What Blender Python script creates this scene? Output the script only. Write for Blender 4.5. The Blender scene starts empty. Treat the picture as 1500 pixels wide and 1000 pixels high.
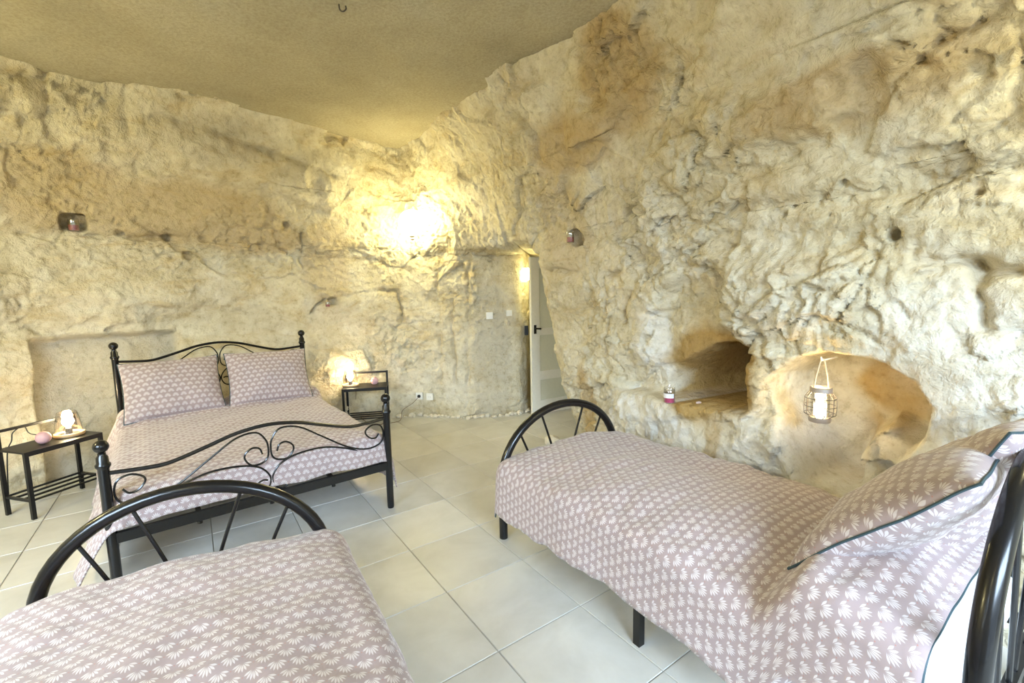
import bpy, math, random
import numpy as np
from mathutils import Matrix, Vector
random.seed(7)
rng = np.random.default_rng(11)
scn = bpy.context.scene
COL = scn.collection
R = math.radians

# ------------------------------------------------------------------ camera, world, daylight, exposure
PIT, ROLL, CAMH = R(6.4), R(1.13), 1.44
cp, sp, cr, sr = math.cos(PIT), math.sin(PIT), math.cos(ROLL), math.sin(ROLL)
right = Vector((cr, -sr * sp, -sr * cp)); up = Vector((sr, cr * sp, cr * cp)); fwd = Vector((0, cp, -sp))
cam = bpy.data.cameras.new('camera'); cam.sensor_width = 36; cam.lens = 672 / 1500 * 36; cam.clip_start = .02
camo = bpy.data.objects.new('camera', cam); COL.objects.link(camo)
camo.matrix_world = Matrix(((right.x, up.x, -fwd.x, 0), (right.y, up.y, -fwd.y, 0), (right.z, up.z, -fwd.z, CAMH), (0, 0, 0, 1)))
scn.camera = camo

world = bpy.data.worlds.new('world'); scn.world = world; world.use_nodes = True
world.node_tree.nodes['Background'].inputs[0].default_value = (.80, .90, 1, 1)
world.node_tree.nodes['Background'].inputs[1].default_value = 0.7

def area(name, loc, size, rot, power, col):
    l = bpy.data.lights.new(name, 'AREA'); l.shape = 'RECTANGLE'; l.size, l.size_y = size; l.energy = power; l.color = col
    o = bpy.data.objects.new(name, l); COL.objects.link(o); o.location = loc; o.rotation_euler = rot
    return o
FRONT_Y = -.70
# open sky outside the cave mouth: falls in through the glazed door and the window of the front wall
area('sky_light', (0, -2.7, 3.0), (8, 2.4), (R(60), 0, 0), 1250, (.68, .83, 1))
scn.view_settings.view_transform = 'Standard'; scn.view_settings.look = 'None'
scn.view_settings.gamma = 1; scn.view_settings.use_curve_mapping = False
scn.view_settings.exposure = 1.36

# ------------------------------------------------------------------ materials
MATS = {}
class NT:
    def __init__(s, name):
        s.m = bpy.data.materials.new(name); s.m.use_nodes = True; s.t = s.m.node_tree
        s.b = s.t.nodes['Principled BSDF']; s.o = s.t.nodes['Material Output']
    def n(s, typ, **kw):
        nd = s.t.nodes.new('ShaderNode' + typ)
        for k, v in kw.items():
            if k.startswith('i_'): nd.inputs[k[2:].replace('_', ' ')].default_value = v
            elif k.startswith('x'): nd.inputs[int(k[1:])].default_value = v
            else: setattr(nd, k, v)
        return nd
    def l(s, a, b): s.t.links.new(a, b)
    def math(s, op, a, b=None, c=None):
        nd = s.n('Math', operation=op)
        for i, x in enumerate((a, b, c)):
            if x is None: continue
            if isinstance(x, (int, float)): nd.inputs[i].default_value = x
            else: s.l(x, nd.inputs[i])
        return nd.outputs[0]
    def mix(s, f, a, b, blend='MIX'):
        nd = s.n('Mix', data_type='RGBA', blend_type=blend)
        for i, x in ((0, f), (6, a), (7, b)):
            if isinstance(x, (int, float)): nd.inputs[i].default_value = x
            elif isinstance(x, tuple): nd.inputs[i].default_value = (*x, 1)
            else: s.l(x, nd.inputs[i])
        return nd.outputs[2]
    def ramp(s, f, stops):
        nd = s.n('ValToRGB'); el = nd.color_ramp.elements
        while len(el) < len(stops): el.new(.5)
        for e, (p, c) in zip(el, stops):
            e.position = p; e.color = (*c, 1) if isinstance(c, tuple) else (c, c, c, 1)
        s.l(f, nd.inputs[0]); return nd.outputs[0]
    def noise(s, co, scale, detail=4, rough=.55, dist=0):
        nd = s.n('TexNoise', i_Scale=scale, i_Detail=detail, i_Roughness=rough, i_Distortion=dist)
        s.l(co, nd.inputs['Vector']); return nd.outputs[0]
    def bump(s, h, strength, dist):
        nd = s.n('Bump', i_Strength=strength, i_Distance=dist); s.l(h, nd.inputs['Height'])
        s.l(nd.outputs[0], s.b.inputs['Normal']); return nd
    def col(s, c):
        if isinstance(c, tuple): s.b.inputs['Base Color'].default_value = (*c, 1)
        else: s.l(c, s.b.inputs['Base Color'])
def simple(name, c, rough=.5, metal=0, spec=.5, coat=0, grain=0.06, gscale=40):
    t = NT(name)
    co = t.n('TexCoord').outputs['Object']
    f = t.noise(co, gscale, 3)
    a = tuple(max(0, x * (1 - grain)) for x in c); b = tuple(min(1, x * (1 + grain)) for x in c)
    t.col(t.mix(f, a, b)); t.b.inputs['Roughness'].default_value = rough; t.b.inputs['Metallic'].default_value = metal
    t.b.inputs['Specular IOR Level'].default_value = spec; t.b.inputs['Coat Weight'].default_value = coat
    MATS[name] = t.m; return t.m
def emit(name, c, strength):
    t = NT(name); t.col(c); t.b.inputs['Emission Color'].default_value = (*c, 1); t.b.inputs['Emission Strength'].default_value = strength
    MATS[name] = t.m; return t.m
def glass(name, tint=(1, 1, 1), refl=.08):
    t = NT(name); tr = t.n('BsdfTransparent'); tr.inputs[0].default_value = (*tint, 1)
    gl = t.n('BsdfGlossy'); gl.inputs['Roughness'].default_value = .03
    lw = t.n('LayerWeight'); lw.inputs[0].default_value = .25
    f = t.math('MULTIPLY_ADD', lw.outputs['Facing'], .45, refl)
    mx = t.n('MixShader'); t.l(f, mx.inputs[0]); t.l(tr.outputs[0], mx.inputs[1]); t.l(gl.outputs[0], mx.inputs[2])
    t.l(mx.outputs[0], t.o.inputs[0]); MATS[name] = t.m; return t.m

def rock_mat():
    t = NT('limestone'); co = t.n('TexCoord').outputs['Object']
    n1 = t.noise(co, 1.3, 5, .6, .6); n2 = t.noise(co, 4.5, 6, .62, .4); n3 = t.noise(co, 19, 5, .6)
    mp = t.n('Mapping'); mp.inputs['Scale'].default_value = (1, 1, 2.6); t.l(co, mp.inputs[0])
    n4 = t.noise(mp.outputs[0], 2.2, 6, .65, 1.2)
    base = t.ramp(n2, [(.25, (.48, .41, .265)), (.45, (.62, .555, .40)), (.62, (.69, .635, .49)), (.8, (.73, .69, .59))])
    ochre = t.ramp(n4, [(.50, 0.), (.68, 1.)])
    c = t.mix(t.math('MULTIPLY', ochre, .55), base, (.50, .37, .17))
    white = t.ramp(n1, [(.48, 0.), (.66, 1.)])
    c = t.mix(t.math('MULTIPLY', white, .45), c, (.75, .73, .66))
    at = t.n('Attribute', attribute_name='stain_shade'); sx = t.n('SeparateColor'); t.l(at.outputs['Color'], sx.inputs[0])
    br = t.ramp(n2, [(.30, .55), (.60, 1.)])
    c = t.mix(t.math('MINIMUM', t.math('MULTIPLY', sx.outputs[0], br), 1.), c, (.44, .30, .12))  # first channel: ochre stains, plus painted shade in the shelf cavity
    c = t.mix(t.math('MULTIPLY', sx.outputs[1], br), c, (.80, .79, .76))
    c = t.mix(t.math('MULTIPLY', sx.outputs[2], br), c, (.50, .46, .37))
    fl = t.ramp(n3, [(.28, (.74, .70, .62)), (.46, (.97, .96, .94)), (.7, (1.04, 1.04, 1.04))])
    c = t.mix(1., c, fl, 'MULTIPLY')
    n6 = t.noise(co, 52, 4, .7); c = t.mix(1., c, t.ramp(n6, [(.30, (.84, .81, .77)), (.44, (1, 1, 1))]), 'MULTIPLY')
    t.col(c); t.b.inputs['Roughness'].default_value = .93; t.b.inputs['Specular IOR Level'].default_value = .2
    fine = t.noise(co, 55, 6, .65); mid = t.noise(co, 14, 5, .6, .5)
    h = t.math('ADD', t.math('MULTIPLY', fine, .35), mid)
    t.bump(h, .9, .028)
    MATS['rock'] = t.m
rock_mat()
def ceil_mat():
    t = NT('smooth_tufa'); co = t.n('TexCoord').outputs['Object']
    n1 = t.noise(co, 1.1, 4, .55, .3); n2 = t.noise(co, 60, 4, .7); n3 = t.noise(co, 7, 5, .6)
    c = t.ramp(n1, [(.3, (.37, .325, .22)), (.55, (.45, .40, .275)), (.75, (.50, .455, .33))])
    c = t.mix(1., c, t.ramp(n2, [(.35, (.78, .76, .74)), (.6, (1, 1, 1))]), 'MULTIPLY')
    t.col(c); t.b.inputs['Roughness'].default_value = .95; t.b.inputs['Specular IOR Level'].default_value = .15
    t.bump(t.math('ADD', n2, t.math('MULTIPLY', n3, 1.5)), .35, .012); MATS['ceiling'] = t.m
ceil_mat()
def tile_mat():
    t = NT('floor_tile'); co = t.n('TexCoord').outputs['Object']; oi = t.n('ObjectInfo')
    va = t.n('VectorMath', operation='ADD'); t.l(co, va.inputs[0])
    cx = t.n('CombineXYZ'); t.l(t.math('MULTIPLY', oi.outputs['Random'], 37.), cx.inputs[0]); t.l(cx.outputs[0], va.inputs[1])
    n1 = t.noise(va.outputs[0], 3.2, 5, .6, .4); n2 = t.noise(va.outputs[0], 26, 3)
    c = t.ramp(n1, [(.3, (.53, .515, .47)), (.55, (.62, .605, .565)), (.75, (.68, .67, .63))])
    rv = t.math('MULTIPLY_ADD', oi.outputs['Random'], .12, .92)
    g = t.n('CombineColor'); [t.l(rv, g.inputs[i]) for i in range(3)]
    c = t.mix(1., c, g.outputs[0], 'MULTIPLY'); t.col(c)
    t.l(t.math('MULTIPLY_ADD', n2, .15, .30), t.b.inputs['Roughness']); t.b.inputs['Specular IOR Level'].default_value = .42
    t.bump(n2, .04, .003); MATS['tile'] = t.m
tile_mat()
def fabric_mat(name, base, motif, P=.049, Q=.036):
    t = NT(name); uv = t.n('UVMap').outputs[0]; sx = t.n('SeparateXYZ'); t.l(uv, sx.inputs[0])
    u, v = sx.outputs[0], sx.outputs[1]; M = t.math
    vr = M('DIVIDE', v, Q); row = M('FLOOR', vr); lv = M('SUBTRACT', vr, row)
    off = M('MULTIPLY', M('FLOORED_MODULO', row, 2.), .5)
    lu = M('SUBTRACT', M('FRACT', M('ADD', M('DIVIDE', u, P), off)), .5)
    X = M('MULTIPLY', lu, P); Y = M('MULTIPLY_ADD', lv, Q, .0)
    Xs = M('MULTIPLY', X, 1.45); r = M('SQRT', M('ADD', M('MULTIPLY', Xs, Xs), M('MULTIPLY', Y, Y)))
    an = M('ARCTAN2', Xs, Y); sp_ = R(23)
    fa = M('MULTIPLY', M('SUBTRACT', M('FRACT', M('ADD', M('DIVIDE', an, sp_), .5)), .5), sp_)
    lat = M('MULTIPLY', r, M('ABSOLUTE', fa))
    k = M('DIVIDE', M('SUBTRACT', r, .003), .0305)
    kc = M('MINIMUM', M('MAXIMUM', k, 0.), 1.)
    wd = M('MULTIPLY', M('SINE', M('MULTIPLY', M('POWER', kc, 1.5), math.pi)), .0037)
    d = M('SUBTRACT', wd, lat)
    mask = M('MINIMUM', M('MAXIMUM', M('DIVIDE', d, .0009), 0.), 1.)
    mask = M('MULTIPLY', mask, M('LESS_THAN', M('ABSOLUTE', an), R(80.5)))
    X2 = M('SUBTRACT', M('ABSOLUTE', X), P * .5); Y2 = M('SUBTRACT', Y, .014)
    dot = M('LESS_THAN', M('ADD', M('MULTIPLY', X2, X2), M('MULTIPLY', Y2, Y2)), .0016 ** 2)
    co = t.n('TexCoord').outputs['Object']; nz = t.noise(co, 3, 3)
    b2 = t.mix(nz, tuple(x * .93 for x in base), tuple(x * 1.05 for x in base))
    c = t.mix(M('MULTIPLY', mask, .8), b2, motif); c = t.mix(dot, c, (.42, .20, .17)); t.col(c)
    t.b.inputs['Roughness'].default_value = .85; t.b.inputs['Sheen Weight'].default_value = .25; t.b.inputs['Specular IOR Level'].default_value = .25
    n5 = t.noise(co, 9, 4, .55, .8); t.bump(n5, .25, .02); MATS[name] = t.m
fabric_mat('fan_fabric', (.345, .268, .265), (.63, .575, .578))
simple('black_metal', (.007, .007, .008), .24, 0, .4, .12)
simple('black_satin', (.012, .011, .010), .40, 0, .35)
simple('piping', (.03, .06, .075), .6)
simple('white_cloth', (.84, .84, .84), .85)
simple('white_plastic', (.82, .80, .74), .35)
simple('door_paint', (.80, .78, .70), .45)
simple('door_panel', (.66, .66, .54), .5)
simple('wood_light', (.62, .42, .22), .5, grain=.2, gscale=25)
simple('pink_wax', (.70, .42, .44), .55, grain=.1)
simple('red_wax', (.35, .03, .06), .4)
simple('magenta_wax', (.68, .06, .25), .45)
simple('label_paper', (.75, .75, .80), .6)
simple('shell_pink', (.66, .50, .45), .6, grain=.2)
simple('rubble', (.72, .66, .54), .9, grain=.15, gscale=20)
simple('grout', (.40, .37, .31), .9)
simple('zinc', (.45, .40, .36), .45, .7)
simple('wire', (.10, .085, .075), .45, .6)
simple('rope', (.60, .48, .32), .9, grain=.2)
simple('cable', (.02, .02, .02), .5)
simple('cable_brown', (.20, .13, .07), .5)
simple('plaster', (.70, .64, .52), .9)
simple('brass', (.60, .45, .2), .3, 1)
emit('bulb', (1, .80, .50), 60)
for k_, v_ in (('corner', 18), ('right', 15), ('left', 76), ('front', 7), ('passage', 45)): emit('lamp_globe_' + k_, (1, .90, .46), v_)  # left and front globes belong to the two added fill lamps
emit('candle_glow', (1, .80, .48), 9)
glass('clear_glass', (.97, .97, .96), .14)
glass('red_glass', (.8, .25, .28), .1)
glass('window_glass', (.95, .98, 1), .05)

# ------------------------------------------------------------------ mesh helpers
def children_of(o): return list(o.children)
def link(name, me, mat, parent=None, smooth=True, loc=None):
    if mat is not None: me.materials.append(MATS[mat] if isinstance(mat, str) else mat)
    if smooth and len(me.polygons): me.polygons.foreach_set('use_smooth', np.ones(len(me.polygons), bool))
    o = bpy.data.objects.new(name, me); COL.objects.link(o)
    if parent is not None: o.parent = parent
    if loc is not None: o.location = loc
    return o
def tag(o, label, cat, group=None):
    o['label'] = label; o['category'] = cat
    if group: o['group'] = group
    return o
def empty(name, loc=(0, 0, 0), rz=0):
    o = bpy.data.objects.new(name, None); COL.objects.link(o); o.location = loc; o.rotation_euler = (0, 0, rz); o.empty_display_size = .1
    return o
def struct(o): o['kind'] = 'structure'; return o
def copy_tree(o, parent=None):
    c = o.copy(); COL.objects.link(c); c.parent = parent
    for ch in children_of(o): copy_tree(ch, c)
    return c
class MB:
    def __init__(s): s.v = []; s.f = []; s.uv = None
    def box(s, c, h, rot=None):
        i = len(s.v)
        for dx in (-1, 1):
            for dy in (-1, 1):
                for dz in (-1, 1):
                    p = Vector((dx * h[0], dy * h[1], dz * h[2]))
                    if rot is not None: p = rot @ p
                    s.v.append((c[0] + p.x, c[1] + p.y, c[2] + p.z))
        s.f += [(i, i+1, i+3, i+2), (i+4, i+6, i+7, i+5), (i, i+4, i+5, i+1), (i+2, i+3, i+7, i+6), (i, i+2, i+6, i+4), (i+1, i+5, i+7, i+3)]
        return s
    def bar(s, a, b, hw, hh):
        a, b = Vector(a), Vector(b); d = b - a; L = d.length; d.normalize()
        upv = Vector((0, 0, 1)) if abs(d.z) < .9 else Vector((1, 0, 0))
        x = d.cross(upv).normalized(); y = x.cross(d)
        m = Matrix((x, d, y)).transposed()
        return s.box((a + b) / 2, (hw, L / 2, hh), m)
    def tube(s, pts, r, n=8, closed=False, cap=True):
        P = [Vector(p) for p in pts]; N = len(P); i0 = len(s.v)
        rr = r if hasattr(r, '__len__') else [r] * N
        T = []
        for k in range(N):
            a = P[(k - 1) % N] if (closed or k > 0) else P[k]; b = P[(k + 1) % N] if (closed or k < N - 1) else P[k]
            d = b - a; T.append(d.normalized() if d.length > 1e-9 else Vector((0, 0, 1)))
        ref = Vector((0, 0, 1)) if abs(T[0].z) < .9 else Vector((1, 0, 0))
        x = T[0].cross(ref).normalized()
        for k in range(N):
            x = (x - T[k] * x.dot(T[k])); x = x.normalized() if x.length > 1e-6 else T[k].orthogonal().normalized()
            y = T[k].cross(x)
            for j in range(n):
                a = 2 * math.pi * j / n; p = P[k] + (x * math.cos(a) + y * math.sin(a)) * rr[k]; s.v.append(tuple(p))
        for k in range(N if closed else N - 1):
            k2 = (k + 1) % N
            for j in range(n):
                j2 = (j + 1) % n
                s.f.append((i0 + k*n + j, i0 + k*n + j2, i0 + k2*n + j2, i0 + k2*n + j))
        if cap and not closed:
            s.f.append(tuple(i0 + j for j in reversed(range(n)))); s.f.append(tuple(i0 + (N-1)*n + j for j in range(n)))
        return s
    def lathe(s, prof, c=(0, 0, 0), n=24, close=False):
        i0 = len(s.v); N = len(prof)
        for (r, z) in prof:
            for j in range(n):
                a = 2 * math.pi * j / n; s.v.append((c[0] + r * math.cos(a), c[1] + r * math.sin(a), c[2] + z))
        for k in range(N if close else N - 1):
            k2 = (k + 1) % N
            for j in range(n):
                j2 = (j + 1) % n; s.f.append((i0 + k*n + j, i0 + k*n + j2, i0 + k2*n + j2, i0 + k2*n + j))
        if not close:
            if prof[0][0] > 1e-5: s.f.append(tuple(i0 + j for j in reversed(range(n))))
            if prof[-1][0] > 1e-5: s.f.append(tuple(i0 + (N-1)*n + j for j in range(n)))
        return s
    def build(s, name, mat, parent=None, smooth=True, loc=None):
        me = bpy.data.meshes.new(name); me.from_pydata(s.v, [], s.f); me.update()
        o = link(name, me, mat, parent, smooth, loc)
        if smooth: me.set_sharp_from_angle(angle=R(42))
        return o
def spline(pts, sub=6, closed=False):
    P = [np.array(p, float) for p in pts]; n = len(P); out = []
    for k in range(n if closed else n - 1):
        p1, p2 = P[k], P[(k+1) % n]
        p0 = P[k-1] if (closed or k > 0) else 2*p1 - p2
        p3 = P[(k+2) % n] if (closed or k < n-2) else 2*p2 - p1
        for j in range(sub):
            t = j / sub
            out.append(.5*((2*p1) + (-p0+p2)*t + (2*p0-5*p1+4*p2-p3)*t*t + (-p0+3*p1-3*p2+p3)*t**3))
    if not closed: out.append(P[-1])
    return out
def grid_mesh(name, V, uv=None, mask=None):
    """V: (nu,nv,3) array"""
    nu, nv = V.shape[:2]; me = bpy.data.meshes.new(name)
    idx = np.arange(nu * nv).reshape(nu, nv)
    q = np.stack([idx[:-1, :-1], idx[1:, :-1], idx[1:, 1:], idx[:-1, 1:]], -1).reshape(-1, 4)
    if mask is not None: q = q[mask.reshape(-1)]
    me.vertices.add(nu * nv); me.vertices.foreach_set('co', V.reshape(-1).astype(np.float32))
    me.loops.add(len(q) * 4); me.loops.foreach_set('vertex_index', q.reshape(-1).astype(np.int32))
    me.polygons.add(len(q)); me.polygons.foreach_set('loop_start', np.arange(0, len(q)*4, 4, dtype=np.int32))
    me.update(calc_edges=True)
    if uv is not None:
        l = me.uv_layers.new(name='UVMap'); l.data.foreach_set('uv', uv.reshape(-1, 2)[q.reshape(-1)].reshape(-1).astype(np.float32))
    return me

# ------------------------------------------------------------------ numpy noise
def _hash(ix, iy, iz, seed):
    h = (ix.astype(np.int64) * 374761393 + iy.astype(np.int64) * 668265263 + iz.astype(np.int64) * 2147483647 + seed * 974634777) & 0xFFFFFFFF
    h = ((h ^ (h >> 13)) * 1274126177) & 0xFFFFFFFF
    h = ((h ^ (h >> 16)) * 2246822519) & 0xFFFFFFFF
    return h ^ (h >> 15)
_G = np.array([(1,1,0),(-1,1,0),(1,-1,0),(-1,-1,0),(1,0,1),(-1,0,1),(1,0,-1),(-1,0,-1),(0,1,1),(0,-1,1),(0,1,-1),(0,-1,-1)], np.float32)
def perlin(P, seed=0):
    P = P.astype(np.float32); I = np.floor(P).astype(np.int64); Fr = P - I; U = Fr*Fr*Fr*(Fr*(Fr*6-15)+10)
    res = 0
    for dx in (0, 1):
        for dy in (0, 1):
            for dz in (0, 1):
                g = _G[_hash(I[:, 0]+dx, I[:, 1]+dy, I[:, 2]+dz, seed) % 12]
                dot = g[:, 0]*(Fr[:, 0]-dx) + g[:, 1]*(Fr[:, 1]-dy) + g[:, 2]*(Fr[:, 2]-dz)
                w = (U[:, 0] if dx else 1-U[:, 0]) * (U[:, 1] if dy else 1-U[:, 1]) * (U[:, 2] if dz else 1-U[:, 2])
                res = res + dot * w
    return res
def fbm(P, oct=4, seed=0, gain=.5, ridged=False):
    a = 1.; s = 0; tot = 0
    for o in range(oct):
        n = perlin(P * (2.03 ** o), seed + o * 17)
        if ridged: n = 1 - 2.2*np.abs(n)
        s = s + a*n; tot += a; a *= gain
    return s / tot
def facets(P, seed=0):
    """per-cell random tilted planes: chipped stone"""
    P = P.astype(np.float32); I = np.floor(P).astype(np.int64); N = len(P)
    best = np.full(N, 9., np.float32); sec = np.full(N, 9., np.float32); val = np.zeros(N, np.float32)
    for dx in (-1, 0, 1):
        for dy in (-1, 0, 1):
            for dz in (-1, 0, 1):
                c = I + np.array([dx, dy, dz]); h = _hash(c[:, 0], c[:, 1], c[:, 2], seed)
                q = np.stack([(h & 1023), (h >> 10) & 1023, (h >> 20) & 1023], 1) / 1023.
                dv = P - (c + q); d2 = (dv*dv).sum(1)
                h2 = _hash(c[:, 0], c[:, 1], c[:, 2], seed + 99)
                tl = np.stack([(h2 & 1023), (h2 >> 10) & 1023, (h2 >> 20) & 1023], 1) / 1023. - .5
                vv = (dv*tl).sum(1)*1.6 + ((h2 >> 5) & 511)/511. - .5
                nb = d2 < best
                sec = np.where(nb, best, np.minimum(sec, d2)); val = np.where(nb, vv, val); best = np.where(nb, d2, best)
    return val, np.sqrt(sec) - np.sqrt(best)
def sstep(a, b, x):
    t = np.clip((x - a) / (b - a), 0, 1); return t*t*(3 - 2*t)

# ------------------------------------------------------------------ cave shell
dL = np.array([math.cos(R(38.65)), math.sin(R(38.65))]); nL = np.array([-dL[1], dL[0]])      # double bed axes
FR = np.array([-.839, 2.955]); FL = FR - dL*1.4; HR = FR + nL*1.97; HL = FL + nL*1.97
W0 = HR + nL*.25
eR = np.array([.562, -.827]); wR = np.array([.827, .562]); AR = np.array([-.071, 2.545]); QR = AR + wR*1.15   # right bed axes
def on_r(t, off=0): return tuple(QR + eR*t + wR*off)
ZL = np.array([0, .8, 1.84, 1.93, 2.45, 2.8, 3.3])
def colm(lo, mid, hi, top, k1=.28, k2=.62):
    """plan positions of one wall column: floor, .8 m, door-head below / above, vault, top"""
    lo, mid, hi, top = map(np.array, (lo, mid, hi, top)); L18 = mid
    return [lo, lo*.4 + mid*.6, mid, hi, hi*(1-k1) + top*k1, hi*(1-k2) + top*k2, top + (top-hi)*.18]
def same(p, top, sh=(0, 0)): p = np.array(p); return colm(p, p + np.array(sh), p + np.array(sh), top)
cols = [
    (same((-4.25, -1.0), (-4.2, -1.0)), .06), (same((-4.05, .6), (-3.9, .6)), .05), (same((-3.92, 1.7), (-3.7, 1.7)), .04),
    (same((-3.86, 2.4), (-3.55, 2.4)), .0105), (same((-3.78, 3.0), (-3.32, 3.0)), .0105), (same((-3.52, 3.58), (-2.98, 3.35)), .0105),
    (same((-2.98, 4.02), (-2.50, 3.62)), .0105), (same((-2.25, 4.62), (-2.05, 4.15)), .0105), (same((-1.70, 5.02), (-1.66, 4.72)), .0105),
    (same((-1.22, 5.24), (-1.25, 5.35), (0, .02)), .0105),
    (colm((-.80, 5.20), (-.80, 5.24), (-.80, 5.15), (-1.02, 5.0)), .0105),
    (colm((-.45, 5.14), (-.45, 5.19), (-.46, 5.03), (-.82, 4.62)), .0105),
    (colm((-.05, 5.22), (-.06, 5.27), (-.14, 4.86), (-.66, 4.28)), .0105),
    (colm((.14, 5.36), (.14, 5.38), (-.03, 4.74), (-.58, 4.14)), .016),
    (colm((.24, 5.8), (.24, 5.8), (.03, 4.66), (-.53, 4.04)), .03),
    (colm((.3, 6.7), (.3, 6.7), (.07, 4.58), (-.48, 3.96)), .05),
    (colm((1.2, 6.7), (1.2, 6.7), (.12, 4.50), (-.44, 3.90)), .05),
    (colm((1.05, 5.2), (.95, 5.2), (.17, 4.40), (-.38, 3.82)), .03),
    (colm((.66, 4.42), (.27, 4.36), (.25, 4.26), (-.28, 3.70)), .0105),
    (colm((.76, 3.84), (.58, 3.84), (.52, 3.84), (-.12, 3.46)), .0105),
    (colm((.95, 3.38), (.88, 3.36), (.80, 3.36), (.15, 3.22)), .0105),
    (colm(on_r(.35), on_r(.35, .02), on_r(.33, -.04), (.42, 2.98)), .0105),
    (colm(on_r(.80), on_r(.80, .02), on_r(.78, -.06), (.60, 2.72)), .0105),
    (colm(on_r(1.25), on_r(1.25, .02), on_r(1.22, -.06), (.66, 2.30)), .0105),
    (colm(on_r(1.7), on_r(1.7, .02), on_r(1.7, -.06), (.86, 1.80)), .0105),
    (colm(on_r(2.2), on_r(2.2, .02), on_r(2.2, -.06), (1.05, 1.30)), .0105),
    (same((2.5, .75), (1.35, .7)), .04), (same((2.8, 0.), (1.7, 0)), .05), (same((2.85, -1.0), (1.9, -1.0)), .06),
]
C = np.array([c[0] for c in cols]); step = [c[1] for c in cols]       # (nc, 7, 2)
us = []
for k in range(len(C) - 1):
    ln = max(np.linalg.norm(C[k+1, 0] - C[k, 0]), np.linalg.norm(C[k+1, 3] - C[k, 3]))
    st = min(step[k], step[k+1]) if abs(step[k]-step[k+1]) > .02 else step[k]
    nseg = max(4, int(ln / max(st, .0105)))
    us += list(k + np.arange(nseg) / nseg)
us.append(len(C) - 1.); us = np.array(us)
k = np.minimum(us.astype(int), len(C) - 2); f = (us - k)[:, None, None]
p0 = C[np.maximum(k-1, 0)]; p1 = C[k]; p2 = C[k+1]; p3 = C[np.minimum(k+2, len(C)-1)]
CU = .5*((2*p1) + (-p0+p2)*f + (2*p0-5*p1+4*p2-p3)*f*f + (-p0+3*p1-3*p2+p3)*f**3)        # (nu,7,2)
zs = np.concatenate([np.arange(-.05, 1.84, .0105), np.linspace(1.84, 1.93, 22)[:-1], np.arange(1.93, 2.5, .0105), np.arange(2.5, 3.32, .0165)])
zk = np.clip(np.searchsorted(ZL, zs, side='right') - 1, 0, len(ZL) - 2); zf = (zs - ZL[zk]) / (ZL[zk+1] - ZL[zk])
zf = np.clip(zf, 0, 1); zf = np.where(zk == 2, zf*zf*(3-2*zf), zf)
XY = CU[:, zk]*(1 - zf)[None, :, None] + CU[:, zk+1]*zf[None, :, None]
B = np.concatenate([XY, np.broadcast_to(zs[None, :, None], XY.shape[:2] + (1,))], -1)      # base surface
# smooth the vault kinks along z
for _ in range(120):
    j0 = np.searchsorted(zs, 1.98)
    B[:, j0:-1, :2] = .25*B[:, j0-1:-2, :2] + .5*B[:, j0:-1, :2] + .25*B[:, j0+1:, :2]
du = np.gradient(B, axis=0); dv = np.gradient(B, axis=1)
NRM = np.cross(du, dv); NRM /= np.linalg.norm(NRM, axis=-1, keepdims=True) + 1e-9
# orient to the room
cen = np.array([-.8, 2.2, 1.4])
if (NRM*(cen - B)).sum(-1).mean() < 0: NRM = -NRM
nu, nv = B.shape[:2]
P = B.reshape(-1, 3); x, y, z = P[:, 0], P[:, 1], P[:, 2]
U = np.repeat(us, nv)
isL = U < 9.3; isB = (U >= 7.6) & (U < 13); isR = U > 17.6
tl = (P[:, :2] - W0) @ dL; tr = (P[:, :2] - QR) @ eR
wp = np.stack([fbm(P*2.2, 3, 5), fbm(P*2.2, 3, 6), fbm(P*2.2, 3, 7)], 1)
PW = P + wp*.10 + .035*np.stack([perlin(P*6.5, 15), perlin(P*6.5, 16), perlin(P*6.5, 17)], 1)
leftness = 1 - sstep(7.6, 9.5, U); rightness = sstep(17.5, 19.5, U)
backness = np.clip(1 - leftness - rightness, 0, 1)
strat = np.array([1, 1, 2.0])
f1, e1 = facets(PW * 2.6 * np.array([.75, .75, 1.3]), 3); f2, e2 = facets(PW * 7.5 * np.array([1, 1, 1.25]), 8); f3, e3 = facets((P + wp*.04) * 19, 9)
lowf = fbm(P * .9, 3, 21); mid = fbm(PW * strat * 2.0, 3, 31); rid = fbm(PW * 6.0, 4, 41, .55, True); fine = fbm(P * 15, 4, 51, .62)
rough_region = np.clip(.42 + 1.9*fbm(P*1.3, 2, 77), .0, 1)
lampc = np.array([-.98, 5.2, 2.25]); dl = np.linalg.norm(P - lampc, axis=1); near_lamp = np.exp(-(dl/.75)**2)
D = .07*lowf + (.030*leftness + .035*backness + .045*rightness)*mid + (.024*leftness + .034*backness + .046*rightness)*f1*(.5 + rough_region) \
    + (.010 + .012*rightness)*f2*(.2 + 1.6*rough_region) + .009*f3*(.2 + 1.4*rough_region) \
    + (.006 + .012*rough_region + .034*near_lamp)*rid + .016*fine + .04*f1*sstep(2.6, 3.0, z)
# strata on the upper left wall, blocky courses
D += leftness*.03*np.sin((z + .08*lowf + .08*mid + .06*tl)*2*np.pi/.62)
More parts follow.
